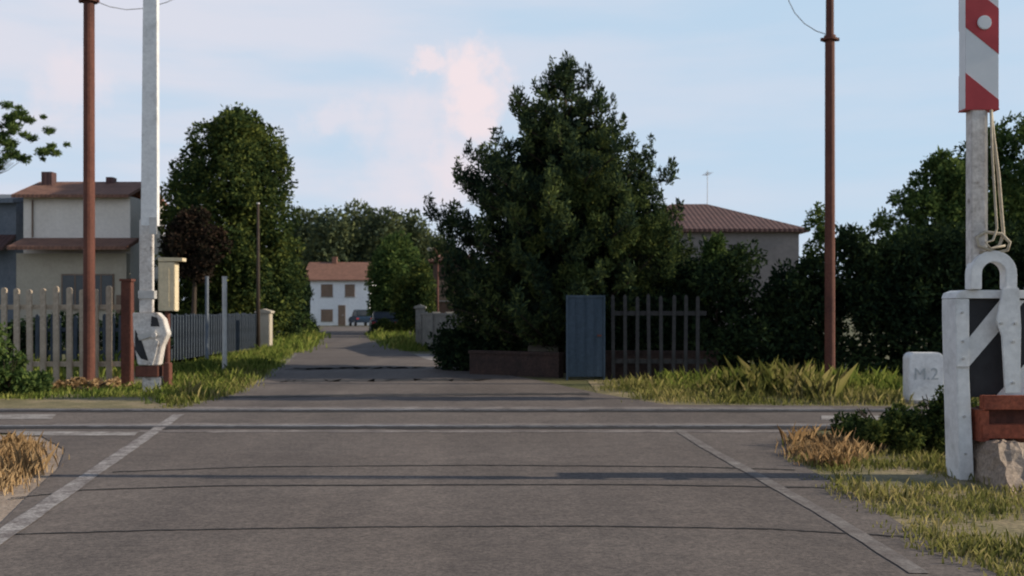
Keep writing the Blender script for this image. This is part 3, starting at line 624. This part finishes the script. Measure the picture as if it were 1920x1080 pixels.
def pillar(px,D,w,h,label,mat='concrete'):
    t=thing('gate_pillar',label,'gate pillar',(GX(px,D),D,0))
    MB().box(-w/2,w/2,-w/2,w/2,0,h).build('shaft',M[mat],t,bevel=.02)
    MB().prism([(-w/2-.06,h+.001),(w/2+.06,h+.001),(w/2+.06,h+.07),(0,h+.16),(-w/2-.06,h+.07)],-w/2-.06,w/2+.06).build('pillar_cap',M[mat],t)
    return t
pillar(496,38.5,.5,1.42,'white gate pillar left of the far road, behind the grass','wallcream')
pillar(788,40.6,.35,1.6,'pale gate pillar at the left end of the garden wall','greywall')
pillar(882,32.5,.3,1.2,'short pale pillar at the edge of the pine shade','greywall')
def pipe(px,D,h,r,label,mat):
    t=thing('metal_post',label,'post',(GX(px,D),D,0))
    MB().tube([(0,0,-.02),(0,0,h)],r,12).build('shaft',mat,t,smooth=False); MB().tube([(0,0,h),(0,0,h+.025)],r*1.15,12).build('post_cap',mat,t)
    MB().tube([(0,0,0),(0,0,.05)],r*1.8,12).build('base_collar',mat,t)
pipe(421,24.2,2.3,.055,'pale grey thin post in the left verge grass',M['galv'])
pipe(388,27,2.4,.045,'bluish thin post left of the pale grey one',M['wallblue'])
up=thing('utility_pole','thin dark wooden utility pole before the tall dark tree','pole',(GX(484,37),37,0))
MB().tube([(0,0,-.1),(0,0,5.4)],[.08,.045],10).build('shaft',M['bark'],up,smooth=True)
MB().tube([(0,0,5.4),(0,0,5.45)],.06,10).build('pole_cap',M['galv'],up)
gt=thing('metal_gate','faded blue metal gate panel under the leafy tree','gate',(GX(1098,21.9),21.9,0))
MB().box(-.38,.38,-.02,.02,.08,1.78).build('gate_panel',M['bluedoor'],gt)
MB().box(-.42,-.382,-.05,.05,0,1.84).box(.382,.42,-.05,.05,0,1.84).box(-.382,.382,-.04,.04,1.782,1.84).build('gate_frame',M['bluedoor'],gt)
for x in (-.2,0,.2): MB().box(x-.01,x+.01,-.035,-.021,.1,1.76).build('ridge_rib',M['bluedoor'],gt)
MB().box(.25,.34,-.07,-.021,.95,.99).build('handle',M['rust'],gt)
sh=thing('garden_shed','small cream shed with pale blue gable board under the pine','shed',(GX(1018,24.6),24.3,0))
MB().prism([(-.36,0),(.36,0),(.36,1.35),(0,1.8),(-.36,1.35)],-.02,.9).build('wall',M['shedwall'],sh)
for s in (-1,1):
    MB().prism([(0,1.84),(s*.48,1.24),(s*.48,1.31),(0,1.92)],-.15,1.0).build('roof',M['lightblue'],sh)

# ------------------------------------------------------------ houses
def window(parent,x,z,w,h,y,shut=True,fm='wallwhite'):
    f=MB().box(x-w/2-.06,x+w/2+.06,y-.05,y-.002,z-.06,z+h+.06).build('window',M[fm],parent)
    MB().box(x-w/2,x+w/2,y-.058,y-.0505,z,z+h).build('pane',M['shutter'] if shut else M['glass'],f)
    MB().box(x-w/2-.1,x+w/2+.1,y-.12,y-.0505,z-.13,z-.065).build('sill',M['concrete'],f)
    MB().box(x-.03,x+.03,y-.066,y-.0585,z,z+h).build('mullion',M[fm],f)
def hiproof(parent,x0,x1,y0,y1,z,h,ridge,mat,ov=.4,th=.12):
    x0-=ov;x1+=ov;y0-=ov;y1+=ov; cy=(y0+y1)/2; a,b=ridge
    mb=MB().add([(x0,y0,z),(x1,y0,z),(x1,y1,z),(x0,y1,z),(a,cy,z+h),(b,cy,z+h),(x0,y0,z-th),(x1,y0,z-th),(x1,y1,z-th),(x0,y1,z-th)],
      [(0,1,5,4),(1,2,5),(2,3,4,5),(3,0,4),(0,6,7,1),(1,7,8,2),(2,8,9,3),(3,9,6,0),(6,9,8,7)])
    return mb.build('roof',mat,parent)
D=105; wx=GX(582,D); ww=GX(693,D)-wx
wh=thing('white_house','small white two storey house with red roof at the end of the road','house',(wx,D,0))
MB().box(0,ww,0,8,0,4.75).build('wall',M['wallwhite'],wh)
rf=MB().prismx([(-.5,4.72),(4,6.75),(8.5,4.72),(8.5,4.6),(4,6.6),(-.5,4.6)],-.9,ww+.5).build('roof',M['tiles'],wh)
MB().box(1.6,2.1,3.6,4.1,6.0,7.3).build('chimney',M['tiles'],rf)
kk=D/F
for px,w_ in ((613,1.1),(656,.9)): window(wh,(px-582)*kk,GZ(555,D),w_,1.15,0,fm='shutter')
window(wh,(613-582)*kk,GZ(601,D),1.1,1.1,0,fm='shutter')
dr=MB().box((634-582)*kk,(644-582)*kk+.2,-.05,-.002,0,2.1).build('door',M['shutter'],wh)
MB().box((642-582)*kk,(643-582)*kk+.05,-.1,-.051,1,1.1).build('handle',M['galv'],dr)
D=45; k4=D/F; lh=thing('left_house','cream two storey house with brown tiled roof behind the pale fence','house',(GX(44,D),D,0))
hx=lambda px:(px-44)*k4
W_=hx(244)
MB().box(0,W_,0,4.4,0,GZ(368,D)).build('wall',M['wallwarm'],lh)
zt_=GZ(366,D)
rf=MB().prismx([(-.5,zt_-.02),(2.2,zt_+.88),(4.9,zt_-.02),(4.9,zt_-.16),(2.2,zt_+.74),(-.5,zt_-.16)],-.3,W_+.1).build('roof',M['tiles'],lh)
MB().box(hx(50),hx(70),1.4,1.9,zt_+.4,GZ(318,D)+.1).build('chimney',M['tilesdark'],rf)
MB().box(hx(168),hx(181),1.8,2.3,zt_+.5,GZ(326,D)+.1).build('chimney',M['tilesdark'],rf)
MB().prismx([(-1.5,GZ(472,D)),(-1.5,GZ(470,D)+.1),(-.002,GZ(446,D)),(-.002,GZ(452,D)-.05)],-.0,W_+.4).build('canopy_roof',M['tiles'],lh)
MB().box(-.1,W_,-.45,-.004,0,GZ(476,D)).build('porch_wall',M['wallcream'],lh)
MB().tube([(hx(62),-.06,GZ(445,D)),(hx(62),-.06,zt_-.2)],.04,8).build('drainpipe',M['shutter'],lh)
window(lh,hx(150),GZ(575,D),1.1,GZ(517,D)-GZ(575,D),-.45,False,'shutter'); window(lh,hx(198),GZ(575,D),1.0,GZ(517,D)-GZ(575,D),-.45,False,'shutter')
MB().box(hx(226),hx(242),-.5,-.452,0,2.2).build('door',M['shutter'],lh)
D=47; bl=thing('grey_house','blue grey house end left of the cream house','house',(GX(-120,D),D,0))
w2=GX(30,D)-GX(-120,D)
MB().box(0,w2,0,7,0,GZ(372,D)).build('wall',M['wallblue'],bl)
MB().prismx([(-.4,GZ(374,D)),(3.5,GZ(348,D)),(7.4,GZ(374,D)),(7.4,GZ(382,D)),(3.5,GZ(356,D)),(-.4,GZ(382,D))],-.3,w2+.05).build('roof',M['wallblue'],bl)
window(bl,w2-1.5,3.0,.9,1.2,0,False)
MB().prismx([(-1.2,GZ(472,D)),(-1.2,GZ(466,D)),(-.002,GZ(440,D)),(-.002,GZ(446,D))],-.2,w2).build('canopy_roof',M['tilesdark'],bl)
D=40; k5=D/F; rh=thing('right_house','grey house with dark red hipped roof behind the hedge','house',(GX(1130,D),D,0))
hx=lambda px:(px-1130)*k5
MB().box(0,hx(1498),0,8,0,GZ(432,D)).build('wall',M['wallgrey'],rh)
rf=hiproof(rh,0,hx(1498),0,8,GZ(430,D),1.42,(hx(1290),hx(1362)),M['tilesdark'],ov=.32)
window(rh,hx(1220),1.2,.9,1.1,0,fm='shutter')
MB().box(hx(1318),hx(1334),4.6,5.0,5.2,6.1).build('chimney',M['tilesdark'],rf)
an=thing('television_antenna','thin television aerial on the right house roof','antenna',(GX(1325,D)+.8,D+4,5.7))
MB().tube([(0,0,0),(0,0,1.9)],.014,6).build('mast',M['galv'],an)
mb=MB().tube([(0,-.5,1.75),(0,.5,1.75)],.01,5)
for i in range(6): mb.tube([(-.16,-.45+i*.18,1.75),(.16,-.45+i*.18,1.75)],.006,5)
mb.build('dipole_array',M['galv'],an)
D=62; bh=thing('brown_house','brown house corner glimpsed left of the big pine','house',(GX(812,D),D,0))
MB().box(0,2.4,0,7,0,GZ(490,D)).build('wall',M['wallbrown'],bh)
hiproof(bh,0,2.4,0,7,GZ(488,D),.9,(1.0,1.4),M['tiles'],ov=.3)
window(bh,.8,2.2,.8,1.1,0,fm='shutter')
sl=thing('street_lamp','small street lamp with pale globe left of the big pine','street lamp',(GX(821,50),50,0))
MB().tube([(0,0,0),(0,0,.4),(0,0,GZ(475,50))],[.07,.05,.035],10).build('lamp_post',M['rust'],sl,smooth=True)
MB().tube([(0,0,GZ(478,50)),(-.15,0,GZ(466,50)),(-.3,0,GZ(464,50))],.025,8).build('lamp_arm',M['rust'],sl,smooth=True)
MB().tube([(-.2,0,GZ(466,50)),(-.28,0,GZ(468,50)),(-.46,0,GZ(468,50)),(-.52,0,GZ(466,50))],[.04,.1,.1,.03],10).build('lamp_head',M['lamp'],sl,smooth=True)

# ------------------------------------------------------------ cars
def car(px,D,rz,paint,label,h=1.45):
    t=thing('parked_car',label,'car',(GX(px,D),D,0),rz)
    body=[(-2.0,.35),(-2.05,.75),(-1.85,.95),(-1.2,1.0),(1.1,.95),(1.9,.8),(2.05,.6),(2.0,.32)]
    MB().prismx(body,-.84,.84).build('body',paint,t,bevel=.05)
    MB().prismx([(-1.75,.985),(-1.45,h-.04),(-.9,h),(.2,h-.02),(1.05,.96)],-.7,.7).build('cabin',M['glass'],t,bevel=.05)
    MB().prismx([(-1.4,h-.02),(-.9,h+.03),(.1,h+.01),(.15,h-.02)],-.66,.66).build('car_roof',paint,t,bevel=.01)
    for y in (-1.25,1.3):
        for s in (-1,1):
            w=MB().tube([(s*.68,y,.32),(s*.87,y,.32)],.32,16).build('wheel',M['rubber'],t)
            MB().tube([(s*.868,y,.32),(s*.882,y,.32)],.19,12).build('rim',M['galv'],w)
    for s in (-1,1):
        MB().box(s*.7-.11,s*.7+.11,-2.07,-2.0,.68,.82).build('tail_light',M['red'],t)
    return t
car(719,66,R(10),M['carblack'],'black parked car at the right edge of the far road')
car(676,101.5,R(20),M['carblue'],'dark blue car parked in front of the white house',1.6)

# ------------------------------------------------------------ light, sky, camera
EL=25; AZ=1.0
d=Vector((math.cos(R(EL))*math.cos(R(AZ)),-math.cos(R(EL))*math.sin(R(AZ)),math.sin(R(EL))))
L=bpy.data.lights.new('sun','SUN'); L.energy=5.0; L.angle=R(.5); L.color=(1,.87,.68)
lo=bpy.data.objects.new('sun',L); C.objects.link(lo); lo.rotation_euler=d.to_track_quat('Z','Y').to_euler(); lo.location=(20,0,20)
w=bpy.data.worlds.new('World'); bpy.context.scene.world=w; w.use_nodes=True; nt=w.node_tree; nt.nodes.clear()
out=nt.nodes.new('ShaderNodeOutputWorld'); sky=nt.nodes.new('ShaderNodeTexSky'); sky.sky_type='NISHITA'; sky.sun_disc=False
sky.sun_elevation=R(EL); sky.sun_rotation=R(90+AZ); sky.air_density=1.0; sky.dust_density=1.0; sky.ozone_density=1.6
bg=nt.nodes.new('ShaderNodeBackground'); bg.inputs[1].default_value=.11; nt.links.new(sky.outputs[0],bg.inputs[0])
tc=nt.nodes.new('ShaderNodeTexCoord'); G=tc.outputs['Generated']
def mth(op,a,b=None,clamp=False):
    n=nt.nodes.new('ShaderNodeMath'); n.operation=op; n.use_clamp=clamp
    for i,v in enumerate((a,b)):
        if v is None: continue
        if isinstance(v,(int,float)): n.inputs[i].default_value=v
        else: nt.links.new(v,n.inputs[i])
    return n.outputs[0]
def mrange(v,a,b,c,d_):
    n=nt.nodes.new('ShaderNodeMapRange'); n.interpolation_type='SMOOTHSTEP'
    nt.links.new(v,n.inputs[0])
    for i,x in enumerate((a,b,c,d_)): n.inputs[i+1].default_value=x
    return n.outputs[0]
nz=nt.nodes.new('ShaderNodeTexNoise'); nz.inputs['Scale'].default_value=26; nz.inputs['Detail'].default_value=6; nz.inputs['Roughness'].default_value=.6; nt.links.new(G,nz.inputs['Vector'])
def blob(px,py,r,amp,n=1.0):
    v=Vector(((px-960)/F,1,(583-py)/F)).normalized()
    dn=nt.nodes.new('ShaderNodeVectorMath'); dn.operation='DISTANCE'; nt.links.new(G,dn.inputs[0]); dn.inputs[1].default_value=v
    dd=mth('ADD',dn.outputs['Value'],mth('MULTIPLY',mth('SUBTRACT',nz.outputs['Fac'],.5),.09*n))
    return mth('MULTIPLY',mrange(dd,r/F*.1,r/F*1.5,1,0),amp)
acc=None
for b_ in [(885,130,42,1),(898,185,54,1),(893,240,50,.95),(803,117,21,.8),(845,305,82,.75),(775,265,95,.55),(700,240,65,.45),(620,225,40,.4),(755,335,90,.5),(130,175,60,.5)]:
    o_=blob(*b_); acc=o_ if acc is None else mth('MAXIMUM',acc,o_)
mp=nt.nodes.new('ShaderNodeMapping'); mp.inputs['Scale'].default_value=(1.6,1.6,9); mp.inputs['Rotation'].default_value=(0,R(8),0); nt.links.new(G,mp.inputs['Vector'])
n2=nt.nodes.new('ShaderNodeTexNoise'); n2.inputs['Scale'].default_value=2.4; n2.inputs['Detail'].default_value=5; n2.inputs['Roughness'].default_value=.5; nt.links.new(mp.outputs[0],n2.inputs['Vector'])
sx=nt.nodes.new('ShaderNodeSeparateXYZ'); nt.links.new(G,sx.inputs[0])
lr=mrange(sx.outputs['X'],-.5,.55,1,.4)
low=mrange(sx.outputs['Z'],.32,.75,1,.0)
streak=mth('MULTIPLY',mth('MULTIPLY',mrange(n2.outputs['Fac'],.25,.68,.3,1),lr),low)
def bgn(c,s):
    b=nt.nodes.new('ShaderNodeBackground'); b.inputs[0].default_value=(*c,1); b.inputs[1].default_value=s; return b.outputs[0]
def mix(f,a,b):
    m=nt.nodes.new('ShaderNodeMixShader')
    if isinstance(f,float): m.inputs[0].default_value=f
    else: nt.links.new(f,m.inputs[0])
    nt.links.new(a,m.inputs[1]); nt.links.new(b,m.inputs[2]); return m.outputs[0]
s=mix(mth('MULTIPLY',low,.88),bg.outputs[0],bgn((.48,.67,.85),1.05)); s=mix(streak,s,bgn((.7,.71,.8),1.03)); s=mix(acc,s,bgn((.85,.74,.77),1.05))
nt.links.new(s,out.inputs[0])

cam=bpy.data.cameras.new('camera'); co=bpy.data.objects.new('camera',cam); C.objects.link(co)
co.location=(0,0,CH); co.rotation_euler=(R(90),0,0); cam.sensor_width=36; cam.lens=36*F/1920; cam.shift_y=(HZ-540)/1920
cam.clip_start=.1; cam.clip_end=3000
cam.dof.use_dof=True; cam.dof.focus_distance=2.6; cam.dof.aperture_fstop=7
bpy.context.scene.camera=co
sc=bpy.context.scene; sc.view_settings.view_transform='Standard'; sc.view_settings.look='None'; sc.view_settings.exposure=0
